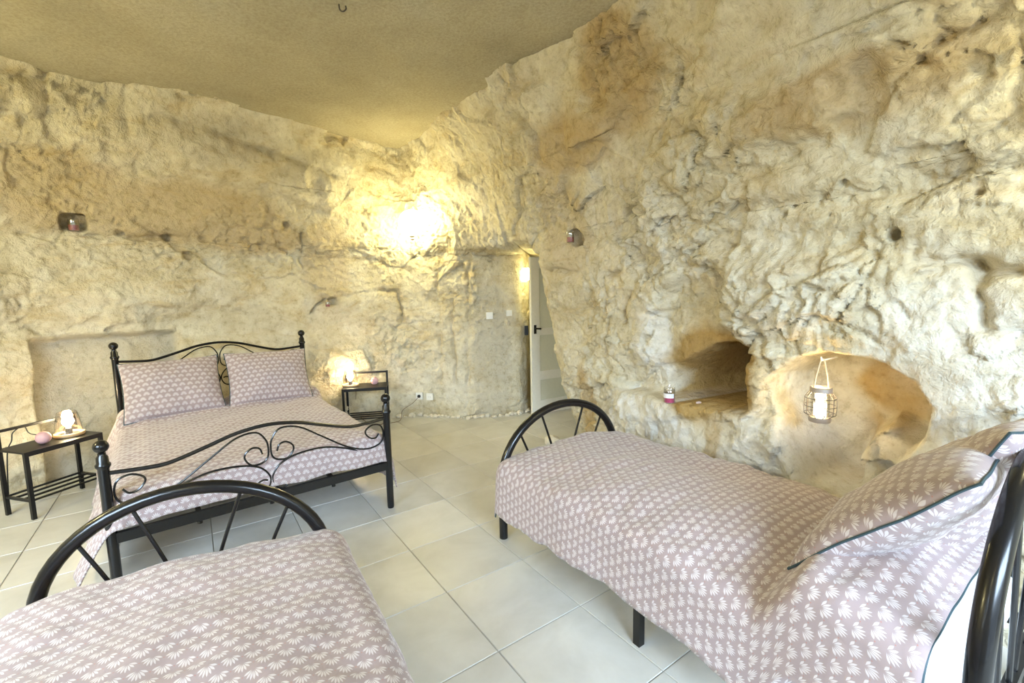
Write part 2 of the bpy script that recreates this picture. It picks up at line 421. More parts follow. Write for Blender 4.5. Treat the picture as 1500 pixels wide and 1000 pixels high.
# thin joints between blocks and chips
D -= (.015 + .003*rightness)*np.exp(-(e2/.05)**2)*sstep(.25, .8, rough_region)*(1 - .5*leftness) + .006*np.exp(-(e3/.06)**2)*sstep(.3, .9, rough_region)
D -= .022*np.exp(-(e1/.035)**2)*sstep(.35, .75, rough_region)*(1 - .6*leftness)
ST = np.zeros((len(P), 3), np.float32)
wob = .05*fbm(P*4.5, 3, 91); wob2 = .05*fbm(P*4.5, 3, 92)
def pdist(a, b, pts):
    d = np.full(len(a), 9.)
    for (x0, y0), (x1, y1) in zip(pts[:-1], pts[1:]):
        vx, vy = x1-x0, y1-y0; L2 = vx*vx + vy*vy + 1e-9
        h = np.clip(((a-x0)*vx + (b-y0)*vy)/L2, 0, 1)
        d = np.minimum(d, np.hypot(a-x0-h*vx, b-y0-h*vy))
    return d
def poly_sd(a, b, pts):
    """signed distance to a polygon, negative inside"""
    d = pdist(a, b, list(pts) + [pts[0]]); ins = np.zeros(len(a), bool)
    for (x0, y0), (x1, y1) in zip(pts, list(pts[1:]) + [pts[0]]):
        c = ((y0 > b) != (y1 > b)) & (a < (x1-x0)*(b-y0)/(y1-y0+1e-12) + x0); ins ^= c
    return np.where(ins, -d, d)
gw = .030*fbm(P*13, 2, 95); gw2 = .030*fbm(P*13, 2, 96); gmod = np.clip(.55 + 2.4*fbm(P*3.5, 2, 97), 0, 1)
def groove(sel, a, pts, width=.016, depth=.035, stain_shade=.6, wb=.5):
    """an irregular joint or crack that comes and goes along its line"""
    global D
    d = pdist(a + wob*wb*1.6 + gw, z + wob2*wb*1.6 + gw2, pts); wd_ = width*(.35 + .75*gmod)
    D = D - depth*gmod*np.exp(-(d/wd_)**2)*sel - .35*depth*np.exp(-(d/(width*3))**2)*sel
    ST[:, 0] = np.maximum(ST[:, 0], .45*stain_shade*gmod*np.exp(-(d/(width*2.6))**2)*sel)
def step_(sel, a, pts, h=.05, soft=.02):
    """ledge: rock above the line juts out by h (pts sorted along a)"""
    global D
    px = np.array([p[0] for p in pts]); pz = np.array([p[1] for p in pts])
    zl = np.interp(a, px, pz); fade = sstep(px[0]-.15, px[0]+.05, a)*(1 - sstep(px[-1]-.05, px[-1]+.15, a))
    dz = z + wob2*1.8 + gw2*1.2 - zl
    D = D + sel*fade*(.25 + .9*gmod)*h*sstep(-soft, soft, dz)*(1 - sstep(.1, .45, dz))
def blob(sel, a, ca, cz, ra, rz, ch, k=1.):
    q = ((a + wob*1.6 - ca)/ra)**2 + ((z + wob2*1.6 - cz)/rz)**2
    ST[:, ch] = np.maximum(ST[:, ch], k*sel*(1 - sstep(.45, 1.25, q)))
def pocket(sel, a, ca, cz, ra, rz, depth, flat=True, wb=.25, soft=.35, pw=2.):
    global D
    q = (np.abs((a + wob*wb - ca)/ra)**pw + np.abs((z + wob2*wb - cz)/rz)**pw)**(1/pw)
    m = 1 - sstep(1 - soft, 1 + soft*.3, q)
    if flat: m = m*sstep(cz - rz*.72 - .008, cz - rz*.72 + .004, z)
    D = D - depth*m*sel
# ---- left wall
groove(isL, tl, [(-1.85, 1.93), (-1.48, 1.935), (-.7, 1.95)], .02, .05, .3)
groove(isL, tl, [(-1.90, 2.96), (-1.66, 2.92), (-1.23, 2.85), (-.63, 2.80), (-.1, 2.72), (.5, 2.62)], .02, .05, .25)
groove(isL, tl, [(-1.59, 3.03), (-1.60, 2.66)], .018, .06, .8); groove(isL, tl, [(-1.16, 3.11), (-1.17, 2.74)], .010, .05, .5)
groove(isL, tl, [(-1.15, 1.24), (-1.03, 1.05), (-.94, .91)], .022, .07, 1.); groove(isL, tl, [(.12, 2.03), (.12, 1.51), (.04, 1.1)], .015, .05, .6)
groove(isL | isB, tl, [(.13, 1.23), (.28, 1.37), (.64, 1.43), (1.09, 1.46), (1.11, 1.11)], .012, .05, .5)
step_(isL, tl, [(-1.9, 2.55), (-1.2, 2.48), (-.4, 2.42), (.4, 2.3)], .07, .05)
step_(isL, tl, [(-1.85, 1.46), (-1.14, 1.40), (-.3, 1.30)], .03, .03)
# squared recess behind the bed head
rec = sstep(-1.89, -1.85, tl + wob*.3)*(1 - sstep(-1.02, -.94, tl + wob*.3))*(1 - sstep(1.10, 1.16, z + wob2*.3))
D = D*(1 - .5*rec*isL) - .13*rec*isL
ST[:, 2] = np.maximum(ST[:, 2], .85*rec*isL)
flat_l = leftness*sstep(-1.0, -.6, tl)*(1 - sstep(0, .15, tl))*(1 - sstep(1.55, 1.8, z)); D *= 1 - .45*flat_l
pocket(isL, tl, -1.555, 2.03, .085, .072, .15, False, .25, .2, 4)
for (a_, b_, r_) in ((-1.29, 1.97, .035), (-.98, 1.945, .035), (-.02, 2.12, .04), (-.84, 1.8, .05)): pocket(isL, tl, a_, b_, r_, r_*.8, .06, False)
pocket(isL, tl, .38, 1.36, .045, .05, .08, False, .15, .25, 3)
blob(isL, tl, -.8, 2.15, .9, .28, 0, .55); blob(isL, tl, -1.6, 2.25, .5, .3, 0, .5); blob(isL, tl, -.35, 2.0, .5, .2, 0, .6); blob(isL, tl, .35, 1.75, .25, .5, 0, .4)
blob(isL, tl, -.5, 2.75, .5, .2, 2, .5); blob(isL, tl, .2, 2.6, .3, .2, 2, .5)
# ---- back wall
groove(isB, x, [(-.83, 1.64), (-.83, .4)], .014, .04, .5); groove(isB, x, [(-.68, 1.41), (-.65, .39)], .012, .04, .5)
groove(isB, x, [(-.46, 1.86), (-.52, .07)], .014, .03, .3)
sm = isB*sstep(-.42, -.3, x)*(1 - sstep(1.7, 1.8, z)); D *= 1 - .6*sm; blob(isB, x, -.25, .6, .22, .9, 2, .6)
# ---- right wall
selL = isR*1.
groove(isR, tr, [(-.19, 1.64), (.35, 1.59), (.58, 1.47), (.61, 1.34)], .018, .05, .5)
groove(isR, tr, [(-1.16, 1.62), (-.66, 1.57), (-.03, 1.56)], .018, .05, .7)
groove(isR, tr, [(-.47, 1.56), (-.43, .92)], .010, .03, .4); groove(isR, tr, [(-.13, 1.78), (-.09, 1.54), (-.29, 1.2)], .014, .05, .6)
groove(isR, tr, [(.62, 1.67), (.95, 1.66), (1.38, 1.63), (1.48, 1.58)], .016, .05, .6)
groove(isR, tr, [(1.67, 1.52), (1.70, 1.26), (1.81, 1.24)], .018, .05, .7); groove(isR, tr, [(1.46, 1.54), (1.80, 1.48)], .02, .06, .7)
step_(isR, tr, [(.6, 2.12), (1.09, 2.14), (1.56, 2.30), (2.0, 2.4)], .09, .05)
step_(isR, tr, [(-1.3, 2.15), (-.83, 2.2), (-.36, 2.44), (.32, 2.55)], .06, .04)
# large scooped hollow above the shelf, then the dark cavity
dome = 1 - sstep(-.10, .015, poly_sd(tr + wob*.5, z + wob2*.5, [(.06, .70), (-.02, 1.16), (.10, 1.44), (.27, 1.57), (.48, 1.54), (.59, 1.43), (.62, 1.24), (.78, 1.10), (.80, .72)]))
D = D*(1 - .5*dome*isR) - .13*dome*isR
zshelf = .675 + .07*tr + wob2*.35
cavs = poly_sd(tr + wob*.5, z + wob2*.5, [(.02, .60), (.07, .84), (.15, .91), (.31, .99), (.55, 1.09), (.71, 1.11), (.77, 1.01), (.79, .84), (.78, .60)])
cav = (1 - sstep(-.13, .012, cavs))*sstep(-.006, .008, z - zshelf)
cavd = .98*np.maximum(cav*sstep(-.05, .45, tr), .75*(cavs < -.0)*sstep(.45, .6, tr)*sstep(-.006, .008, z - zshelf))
ST[:, 0] = np.maximum(ST[:, 0], 1.3*isR*sstep(.02, .14, cavd)); D = D - cavd*isR - .10*isR*sstep(-.35, -.2, tr)*(1 - sstep(.70, .78, tr))*sstep(-.006, .008, z - zshelf)*(1 - sstep(.05, .35, z - zshelf))  # cavity shade painted in brown through the ochre channel, following its depth
led = sstep(-.45, -.15, tr)*(1 - sstep(1.15, 1.3, tr))*(1 - sstep(-.012, .004, z - zshelf)); D = D + .06*led*isR
blob(isR, tr, .48, .90, .42, .30, 0, 1.5)  # brown patch, also painted shade, over the cavity mouth
# arched alcove with the lantern
asd = poly_sd(tr + wob*.30, z + wob2*.30, [(.92, .96), (1.03, 1.06), (1.15, 1.11), (1.31, 1.10), (1.41, 1.07), (1.51, 1.0), (1.57, .90), (1.55, .78), (1.47, .54), (1.31, .42), (1.14, .47), (1.02, .64), (.93, .81)])
alc = 1 - sstep(-.035, .008, asd)
D = D + isR*.08*np.exp(-(asd/.08)**2)*(1 - alc)*(1 - sstep(.62, .80, z))*(1 + .5*f2)
ST[:, 1] = np.maximum(ST[:, 1], .9*isR*sstep(-.01, .02, asd)*(1 - sstep(.12, .3, asd))*(1 - sstep(.6, .8, z)))
D = D*(1 - .7*alc*isR) - .36*alc*isR
# rock hump filling the right foot of the alcove
hs = poly_sd(tr + wob*.3, z + wob2*.3, [(1.27, .30), (1.26, .60), (1.30, .72), (1.39, .81), (1.50, .74), (1.62, .62), (1.62, .30)])
hump = 1 - sstep(-.06, .012, hs); D = D + .27*hump*isR*(.9 + .35*f1 + .35*f2); blob(isR, tr, 1.46, .66, .12, .12, 1, .8)
blob(isR, tr, 1.12, .70, .17, .24, 2, .6); blob(isR, tr, 1.38, .94, .24, .16, 0, .95); blob(isR, tr, 1.27, .60, .06, .22, 0, .9); blob(isR, tr, 1.42, .66, .08, .12, 0, .6)
# rough-hewn band over the alcove
band = np.exp(-((tr - 1.05)/.48)**4 - ((z - 1.36)/.19)**4)
hew, _ = facets(np.stack([PW[:, 0]*17, PW[:, 1]*17, PW[:, 2]*9], 1), 61)
D = D + isR*band*(.075 + .032*hew)
pil = np.exp(-((tr - .84)/.07)**2 - ((z - .9)/.22)**2); D = D + .04*pil*isR
pocket(isR, tr, 1.40, 1.65, .026, .026, .10, False, .05, .3)
pocket(isR, tr, -.755, 1.86, .060, .070, .12, False, .1, .2, 2.5); pocket(isR, tr, -.13, 1.94, .07, .06, .09, False, .2, .5)
for (a_, b_) in ((.75, 1.85), (1.0, 1.84), (1.22, 1.9), (1.66, 1.78), (.6, 1.9), (.95, 1.8)): pocket(isR, tr, a_, b_, .017, .014, .05, False, .05, .4)
blob(isR, tr, .0, .42, .55, .28, 1, .9); blob(isR, tr, 1.05, .45, .4, .3, 1, .95); blob(isR, tr, 1.6, 1.15, .3, .3, 1, .45); blob(isR, tr, -.02, 1.05, .13, .35, 1, .6); blob(isR, tr, 1.75, .8, .3, .3, 1, .7)
blob(isR, tr, .62, .45, .07, .3, 0, .7); blob(isR, tr, -.5, 2.5, .45, .2, 0, .7); blob(isR, tr, .1, 2.75, .3, .35, 0, .8); blob(isR, tr, 1.25, 2.25, .5, .14, 0, .7); blob(isR, tr, -.85, 2.0, .3, .5, 0, .35)
blob(isR, tr, -.72, .45, .12, .4, 0, .8)
# passage columns stay calm
calm = ((U > 13.2) & (U < 17.4)); D = np.where(calm, D*.6, D)
D = np.where((U < 3) | (U > 26), D*.5, D)
VV = (P + NRM.reshape(-1, 3)*D[:, None]).reshape(nu, nv, 3)
STg = ST.reshape(nu, nv, 3)
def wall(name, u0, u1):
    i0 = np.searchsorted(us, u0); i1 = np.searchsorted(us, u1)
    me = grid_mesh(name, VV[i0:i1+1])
    at = me.color_attributes.new('stain_shade', 'FLOAT_COLOR', 'POINT')
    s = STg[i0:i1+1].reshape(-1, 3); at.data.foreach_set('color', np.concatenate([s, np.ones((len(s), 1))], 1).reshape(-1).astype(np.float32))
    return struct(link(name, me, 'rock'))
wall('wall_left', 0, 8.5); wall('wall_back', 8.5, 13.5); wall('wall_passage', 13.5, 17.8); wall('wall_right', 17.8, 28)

# ceiling: smooth tufa vault
gx = np.linspace(-4.6, 3.2, 190); gy = np.linspace(-1.1, 6.9, 195); GX, GY = np.meshgrid(gx, gy, indexing='ij')
PP = np.stack([GX.ravel(), GY.ravel(), np.zeros(GX.size)], 1)
GZ = 3.02 + .05*fbm(PP*.9, 3, 3) + .012*fbm(PP*5, 3, 4)
struct(link('ceiling', grid_mesh('ceiling', np.stack([GX, GY, GZ.reshape(GX.shape)], -1)), 'ceiling'))

# front wall behind the camera with a glazed door and a window
m = MB()
zt = 3.2
def wseg(x0, x1, z0, z1): m.box(((x0+x1)/2, FRONT_Y - .15, (z0+z1)/2), ((x1-x0)/2, .15, (z1-z0)/2))
wseg(-4.6, -2.9, 0, zt); wseg(-2.9, -1.1, 0, .9); wseg(-2.9, -1.1, 2.2, zt); wseg(-1.1, .65, 0, zt); wseg(.65, 2.45, 2.25, zt); wseg(2.45, 3.2, 0, zt)
struct(m.build('wall_front', 'plaster', smooth=False))
def glazed(name, x0, x1, z0, z1, nmul):
    o = struct(empty(name, ((x0+x1)/2, FRONT_Y - .12, z0)))
    hx, h = (x1-x0)/2, z1-z0; mm = MB(); w = .05
    mm.box((-hx+w/2, 0, h/2), (w/2, .03, h/2)); mm.box((hx-w/2, 0, h/2), (w/2, .03, h/2)); mm.box((0, 0, w/2), (hx-w, .03, w/2)); mm.box((0, 0, h-w/2), (hx-w, .03, w/2))
    for i in range(1, nmul): mm.box((-hx + 2*hx*i/nmul, 0, h/2), (.025, .028, h/2-w))
    mm.build('window_frame', 'door_paint', o, False)
    for i in range(nmul):
        a = -hx + 2*hx*i/nmul; b = -hx + 2*hx*(i+1)/nmul
        MB().box(((a+b)/2, 0, h/2), ((b-a)/2-.03, .003, h/2-w)).build('pane', 'window_glass', o, False)
glazed('window_1', -2.9, -1.1, .9, 2.2, 2); glazed('door_2', .65, 2.45, 0, 2.25, 2)

# floor: grout bed and single tiles
m = MB(); m.box((-.7, 2.9, -.06), (4.3, 4.0, .055)); floor = struct(m.build('floor', 'grout', smooth=False))
T = .45; ty = .611; tx0, ty0 = -2.014, -7.183
m = MB(); h = T/2 - .0018; b = .002
m.v = [(-h, -h, -.004), (h, -h, -.004), (h, h, -.004), (-h, h, -.004), (-h+b, -h+b, 0), (h-b, -h+b, 0), (h-b, h-b, 0), (-h+b, h-b, 0)]
m.f = [(4, 5, 6, 7), (0, 1, 5, 4), (1, 2, 6, 5), (2, 3, 7, 6), (3, 0, 4, 7)]
tile_me = bpy.data.meshes.new('tile'); tile_me.from_pydata(m.v, [], m.f); tile_me.materials.append(MATS['tile'])
cy, sy = math.cos(ty), math.sin(ty); tiles = []
for i in range(-14, 14):
    for j in range(-16, 14):
        a, b_ = (i + .5 - tx0)*T, (-j - .5 - ty0)*T
        X = cy*a - sy*b_; Y = sy*a + cy*b_
        if -4.2 < X < 2.3 and -.8 < Y < 5.5 and not (X < -3.35 and Y > 4.0) and not (X > .9 and Y > 3.9) and not (X < -2.4 and Y > 4.7) and Y > .25:
            tiles.append((X, Y))
for (X, Y) in tiles:
    o = bpy.data.objects.new('tile', tile_me); COL.objects.link(o); o.parent = floor
    o.location = (X, Y, 0); o.rotation_euler = (random.gauss(0, .0006), random.gauss(0, .0006), ty)

# ------------------------------------------------------------------ soft goods
def nz3(V, s, seed): return perlin(V.reshape(-1, 3)*s, seed).reshape(V.shape[:-1])
def drape(name, O, ex, ey, s0, s1, t0, t1, dl, dr, df, dh, ztop, rad=.07, flare=.1, flare_l=None, fold=.02, seed=1, label='', parent=None, step=.02, wr=.010, hemz=.03, flip=True, skew=None):
    na = int((s1-s0+dl+dr)/step); nb = int((t1-t0+df+dh)/step)
    a = np.linspace(s0-dl, s1+dr, na); b = np.linspace(t0-df, t1+dh, nb); A, Bb = np.meshgrid(a, b, indexing='ij')
    ea = np.where(A < s0, A-s0, np.where(A > s1, A-s1, 0)); eb = np.where(Bb < t0, Bb-t0, np.where(Bb > t1, Bb-t1, 0))
    d = (np.abs(ea)**3 + np.abs(eb)**3)**(1/3.); hyp = np.hypot(ea, eb) + 1e-9; oa, ob = ea/hyp, eb/hyp
    arc = rad*math.pi/2
    if flare_l is not None: flare = np.where(ea < 0, flare_l, flare)
    out = np.where(d < arc, rad*np.sin(np.minimum(d, arc)/rad), rad + flare*(d-arc)); dn = np.where(d < arc, rad*(1-np.cos(np.minimum(d, arc)/rad)), rad + (d-arc)*np.sqrt(1-flare**2))
    ca = np.clip(A, s0, s1); cb = np.clip(Bb, t0, t1); per = (ca + cb)*1.0
    G = np.stack([A*1.0, Bb*1.0, np.full(A.shape, seed*3.7)], -1)
    fo = fold*sstep(.05, .35, d)*(1.6*nz3(np.stack([ca*5.5, cb*5.5, np.full(A.shape, seed*1.3)], -1), 1., 4) + .5*np.sin(per*17+seed)*nz3(G, 3, 9)*2)
    out = out + fo
    S = ca + oa*out; Tt = cb + ob*out
    if skew is not None: S = S + skew(S, Tt, d)
    Z = ztop(ca, cb) - dn + wr*1.3*nz3(G, 4.2, 2) + wr*.8*nz3(G*np.array([1, 2.2, 1]), 8.5, 3)
    edge = sstep(.0, .12, np.minimum(np.minimum(A-s0, s1-A), np.minimum(Bb-t0, t1-Bb))); Z = Z + .012*edge
    Z = np.maximum(Z, hemz)
    XY = np.array(O)[None, None] + S[..., None]*np.array(ex) + Tt[..., None]*np.array(ey)
    V = np.concatenate([XY, Z[..., None]], -1)
    uv = np.stack([A, Bb], -1)
    me = grid_mesh(name, V, uv); o = link(name, me, 'fan_fabric', parent)
    sol = o.modifiers.new('thick', 'SOLIDIFY'); sol.thickness = .008; sol.offset = -1
    return o, V
def piping_along(V, name, parent, r=.0045, sides='all', offs=0):
    nu, nv = V.shape[:2]; loops = []
    if sides == 'all': pts = list(V[:, 0]) + list(V[-1, 1:]) + list(V[-2::-1, -1]) + list(V[0, -2:0:-1]); return MB().tube(pts, r, 6, True).build(name, 'piping', parent)
    pts = []
    for s in sides:
        pts += {'s0': list(V[0, :]), 's1': list(V[-1, ::-1]), 't0': list(V[::-1, 0]), 't1': list(V[:, -1])}[s]
    return MB().tube(pts, r, 6).build(name, 'piping', parent)
def pillow(name, w, h, th, label, cat, mw, seed=1, mat='fan_fabric', n=44, pinch=.055, wr=.008, pipe=True, group=None, sag=0, fat=.5):
    g = np.linspace(-1, 1, n); g = np.sign(g)*(1-(1-np.abs(g))**1.35); Ug, Vg = np.meshgrid(g, g, indexing='ij')
    X = w/2*Ug*(1 - pinch*(1-Vg**2)); Y = h/2*Vg*(1 - pinch*(1-Ug**2))
    prof = np.clip((1-np.abs(Ug)**2.2)*(1-np.abs(Vg)**2.2), 0, 1)**fat
    G = np.stack([X, Y, np.full(X.shape, seed*2.1)], -1)
    nz = wr*(nz3(G, 9, seed)*1.4 + nz3(G*np.array([1, 1, 1]), 18, seed+3)*.7)*prof**.5
    zt_ = th/2*prof + nz; zb_ = -th/2*prof + nz*.6; dr = -sag*(1-(Ug**2))*1.0
    rim = .012*nz3(G, 6, seed+8)
    Vt = np.stack([X, Y, zt_ + rim + dr], -1); Vb = np.stack([X, Y, zb_ + rim + dr], -1)
    uv = np.stack([X, Y], -1)
    e = empty(name); e.matrix_world = mw
    tag(e, label, cat, group)
    c = link('cover', grid_mesh('cover', np.concatenate([Vt, Vb[::-1]], 0), np.concatenate([uv, uv[::-1] + .013], 0)), mat, e)
    if pipe:
        Vp = Vt.copy(); piping_along(Vp, 'piping', e, .0042)
    return e
def frame_mw(o, X, Y):
    X = Vector(X).normalized(); Y = Vector(Y); Y = (Y - X*Y.dot(X)).normalized(); Z = X.cross(Y)
    return Matrix(((X.x, Y.x, Z.x, o[0]), (X.y, Y.y, Z.y, o[1]), (X.z, Y.z, Z.z, o[2]), (0, 0, 0, 1)))

# ------------------------------------------------------------------ double bed
bed = empty('double_bed', (FL[0], FL[1], 0), R(38.65))       # local: x along foot board 0..1.4, y to the head 0..1.97
tag(bed, 'black wrought-iron double bed with scrolled head and foot boards', 'bed')
def post(x, y, h):
    m = MB(); m.lathe([(.0, 0), (.020, .0), (.0225, .012), (.0225, h-.11), (.024, h-.105), (.030, h-.095), (.030, h-.085), (.024, h-.078), (.023, h-.05), (.016, h-.04), (.016, h-.03)], (x, y, 0), 16)
    o = m.build('post', 'black_metal', bed)
    pr = [(0.0, -.031)] + [(.031*math.cos(a), .031*math.sin(a)) for a in np.linspace(-1.3, 1.3, 9)] + [(0, .031)]
    MB().lathe(pr, (x, y, h), 16).build('finial', 'black_metal', o)
for x_ in (0, 1.4): post(x_, 0, .75); post(x_, 1.97, 1.06)
railpts = [(.02, .617), (.12, .609), (.22, .606), (.30, .622), (.42, .658), (.55, .697), (.70, .714)]
railpts = railpts + [(1.4-a, b) for a, b in railpts[-2::-1]]
cA = [(0.737, 0.553), (0.751, 0.588), (0.786, 0.597), (0.82, 0.572), (0.823, 0.539), (0.791, 0.5), (0.739, 0.503), (0.712, 0.529), (0.706, 0.576), (0.716, 0.630), (0.763, 0.682), (0.862, 0.668), (0.98, 0.59), (1.132, 0.486), (1.256, 0.442), (1.345, 0.458), (1.372, 0.511), (1.357, 0.573), (1.308, 0.591), (1.263, 0.571), (1.254, 0.544), (1.281, 0.509), (1.318, 0.501), (1.341, 0.526)]
cB = [(0.72, 0.395), (0.744, 0.401), (0.772, 0.387), (0.783, 0.35), (0.756, 0.328), (0.724, 0.343), (0.706, 0.383), (0.712, 0.426), (0.755, 0.477), (0.839, 0.508), (0.963, 0.516), (1.065, 0.497), (1.185, 0.449), (1.296, 0.381), (1.376, 0.331)]
for (y_, dz) in ((0., 0.), (1.97, .315)):
    MB().tube([(p[0], y_, p[1]+dz) for p in spline(railpts, 5)], .0105, 8).build('top_rail', 'black_metal', bed)
    for c_ in (cA, cB):
        for mir in (False, True):
            MB().tube([((1.4-p[0]) if mir else p[0], y_ - .002*(1 if c_ is cA else -1), p[1]+dz) for p in spline(c_, 5)], .0055, 6).build('scroll', 'black_metal', bed)
    MB().box((.7, y_, .295 + (.0 if y_ == 0 else .08)), (.69, .014, .025)).build('cross_rail', 'black_satin', bed, False)
for x_ in (.0, 1.4): MB().box((x_, .985, .30), (.014, .97, .025)).build('side_rail', 'black_satin', bed, False)
for x_ in (.35, .7, 1.05):
    m = MB(); m.box((x_, .10, .285), (.012, .06, .008)); m.build('bracket', 'black_satin', bed, False)
    MB().lathe([(0, 0), (.012, 0), (.012, .03), (0, .03)], (x_, .045, .235), 10).build('bolt', 'black_satin', bed)
for y_ in np.linspace(.15, 1.85, 9): MB().box((.7, y_, .315), (.68, .035, .008)).build('slat', 'wood_light', bed, False)
def mattress(parent, x0, x1, y0, y1, z0, z1, r=.06):
    # rounded block
    n = 22; V = []; F_ = []
    hx, hy, hz = (x1-x0)/2, (y1-y0)/2, (z1-z0)/2; c = ((x0+x1)/2, (y0+y1)/2, (z0+z1)/2)
    import bmesh
    bm = bmesh.new(); bmesh.ops.create_cube(bm, size=2)
    for v in bm.verts: v.co = Vector((v.co.x*hx + c[0], v.co.y*hy + c[1], v.co.z*hz + c[2]))
    bmesh.ops.bevel(bm, geom=list(bm.edges), offset=min(r, hz*.8), segments=4, profile=.5, affect='EDGES')
    me = bpy.data.meshes.new('mattress'); bm.to_mesh(me); bm.free()
    o = link('mattress', me, 'white_cloth', parent); me.set_sharp_from_angle(angle=R(50)); return o
mattress(bed, .03, 1.37, .04, 1.92, .325, .485)
def zt_double(s, t): return .505 + .015*np.sin(np.pi*np.clip(s/1.4, 0, 1)) + .085*sstep(1.40, 1.56, t)*(1-.75*np.exp(-((s-.7)/.05)**2))*(1 - .5*sstep(1.75, 1.95, t))
sp1, V1 = drape('bedspread', FL, dL, nL, .05, 1.35, .07, 1.90, .43, .42, .21, .02, zt_double, rad=.07, flare=.16, flare_l=.36, fold=.03, seed=2)
tag(sp1, 'fan-patterned taupe bedspread hanging over the iron double bed', 'bedspread')
def L3(s, t, z): p = FL + dL*s + nL*t; return Vector((p[0], p[1], z))
# pillows propped in front of the head board
for (s, lab, sd, rz) in ((.345, 'fan-patterned pillow with dark piping propped at the left of the double bed', 3, -.02), (1.02, 'fan-patterned pillow with dark piping propped at the right of the double bed', 5, .03)):
    X = Vector((dL[0]*math.cos(rz) - nL[0]*math.sin(rz), dL[1]*math.cos(rz) - nL[1]*math.sin(rz), -rz*.6)); tilt = R(60)
    Yv = Vector((nL[0]*math.cos(tilt), nL[1]*math.cos(tilt), math.sin(tilt)))
    pillow('pillow', .64, .48, .23, lab, 'pillow', frame_mw(L3(s, 1.58, .735), X, Yv), sd, group='pillows on the double bed')

# ------------------------------------------------------------------ single beds with arched tube ends
def arch_pts(z0, b, y=0, n=28, w=.92):
    pts = [(0, y, 0), (0, y, z0*.5), (0, y, z0*.9)]
    for a in np.linspace(0, math.pi, n): pts.append((w/2 - w/2*math.cos(a), y, z0 + b*math.sin(a)))
    return pts + [(w, y, z0*.9), (w, y, z0*.5), (w, y, 0)]
def single_bed(label, loc, rz):
    e = empty('single_bed', loc, rz); tag(e, label, 'bed')           # local x across 0..0.92, y towards the head 0..1.95
    MB().tube(arch_pts(.345, .385), .0245, 14).build('foot_arch', 'black_metal', e)
    MB().tube(arch_pts(.56, .43, 1.95), .0245, 14).build('head_arch', 'black_metal', e)
    def spokes(y, z0, b, zb):
        for (xt, xb) in ((.13, .25), (.29, .42), (.63, .50), (.79, .67)):
            zt_ = z0 + b*math.sqrt(1-((xt-.46)/.46)**2) - .01
            MB().tube([tuple(p) for p in spline([(xt, y, zt_), (xt*.4+xb*.6, y, zt_*.4+(zb+.08)*.6), (xb, y, zb+.05), (xb, y, zb)], 4)], .007, 8).build('spoke', 'black_metal', e)
    spokes(0, .345, .385, .26); spokes(1.95, .56, .43, .30)
    for y in (0, 1.95): MB().box((.46, y, .255 if y == 0 else .30), (.455, .014, .018)).build('cross_rail', 'black_satin', e, False)
    for x in (.0, .92):
        MB().box((x, .975, .255), (.014, .96, .02)).build('side_rail', 'black_satin', e, False)
        MB().box((x, 1.0, .12), (.016, .016, .12)).build('middle_leg', 'black_satin', e, False)
    for y in np.linspace(.15, 1.8, 8): MB().box((.46, y, .272), (.45, .03, .007)).build('slat', 'wood_light', e, False)
    mattress(e, .01, .91, .05, 1.90, .28, .445)
    return e
bR = single_bed('black metal single bed with arched ends along the rock wall', (AR[0], AR[1], 0), math.atan2(wR[1], wR[0]) )
# local y must run along eR: x across = wR, y = wR rotated +90 would point the other way, so mirror by swapping ends
bR.rotation_euler[2] = math.atan2(-wR[1], -wR[0]); bR.location = (*(AR + wR*.92), 0)
angL = R(25); wL = np.array([math.cos(angL), math.sin(angL)]); LR = np.array([-.798, 1.828]); LL = LR - wL*.92; eL = np.array([wL[1], -wL[0]])
bL = single_bed('black metal single bed with arched foot end nearest the camera', (*LR, 0), math.atan2(-wL[1], -wL[0]))

def zt_r(s, t):
    base = .475 + .035*np.sin(np.pi*np.clip(s/.92, 0, 1)) + .02*sstep(.2, .9, t)
    return base - .03*sstep(1.25, 1.45, t) + .16*sstep(1.46, 1.62, t)*(1 - .25*sstep(1.7, 1.9, t)) + .02*np.exp(-((t-.75)/.3)**2)*np.sin(s*7)
spr, Vr = drape('bedspread', AR, wR, eR, .03, .89, .06, 1.87, .34, .30, .28, .0, zt_r, rad=.085, flare=.06, fold=.007, seed=5, wr=.016)
tag(spr, 'fan-patterned pink taupe bedspread on the single bed by the rock wall', 'bedspread')
piping_along(Vr, 'piping', spr, .004, ['t0', 's0', 't1'])
def zt_l(s, t): return .465 + .03*np.sin(np.pi*np.clip(s/.92, 0, 1)) + .012*sstep(.1, .6, t)
aC = angL + R(6); wC = np.array([math.cos(aC), math.sin(aC)]); eC = np.array([wC[1], -wC[0]])
spl_, Vl = drape('bedspread', LR - wC*.92, wC, eC, .03, .89, .05, 1.75, .32, .36, .26, .02, zt_l, rad=.10, flare=.22, fold=.02, seed=8, wr=.014, skew=None)
tag(spl_, 'fan-patterned taupe bedspread on the nearest single bed', 'bedspread')

def R3(s, t, z): p = AR + wR*s + eR*t; return Vector((p[0], p[1], z))
XR = Vector((wR[0], wR[1], 0)); ER = Vector((eR[0], eR[1], 0))
def tilted(deg): return Vector((eR[0]*math.cos(R(deg)), eR[1]*math.cos(R(deg)), math.sin(R(deg))))
pillow('pillow', .70, .58, .20, 'front pillow with teal piping leaning at the head of the right single bed', 'pillow', frame_mw(R3(.44, 1.71, .765), XR, tilted(46)), 11, group='pillows on the right single bed')
pillow('pillow', .64, .56, .20, 'pale crumpled pillow behind the front one on the right single bed', 'pillow', frame_mw(R3(.66, 1.84, .80), XR + ER*.15, tilted(62)), 14, wr=.02, group='pillows on the right single bed')

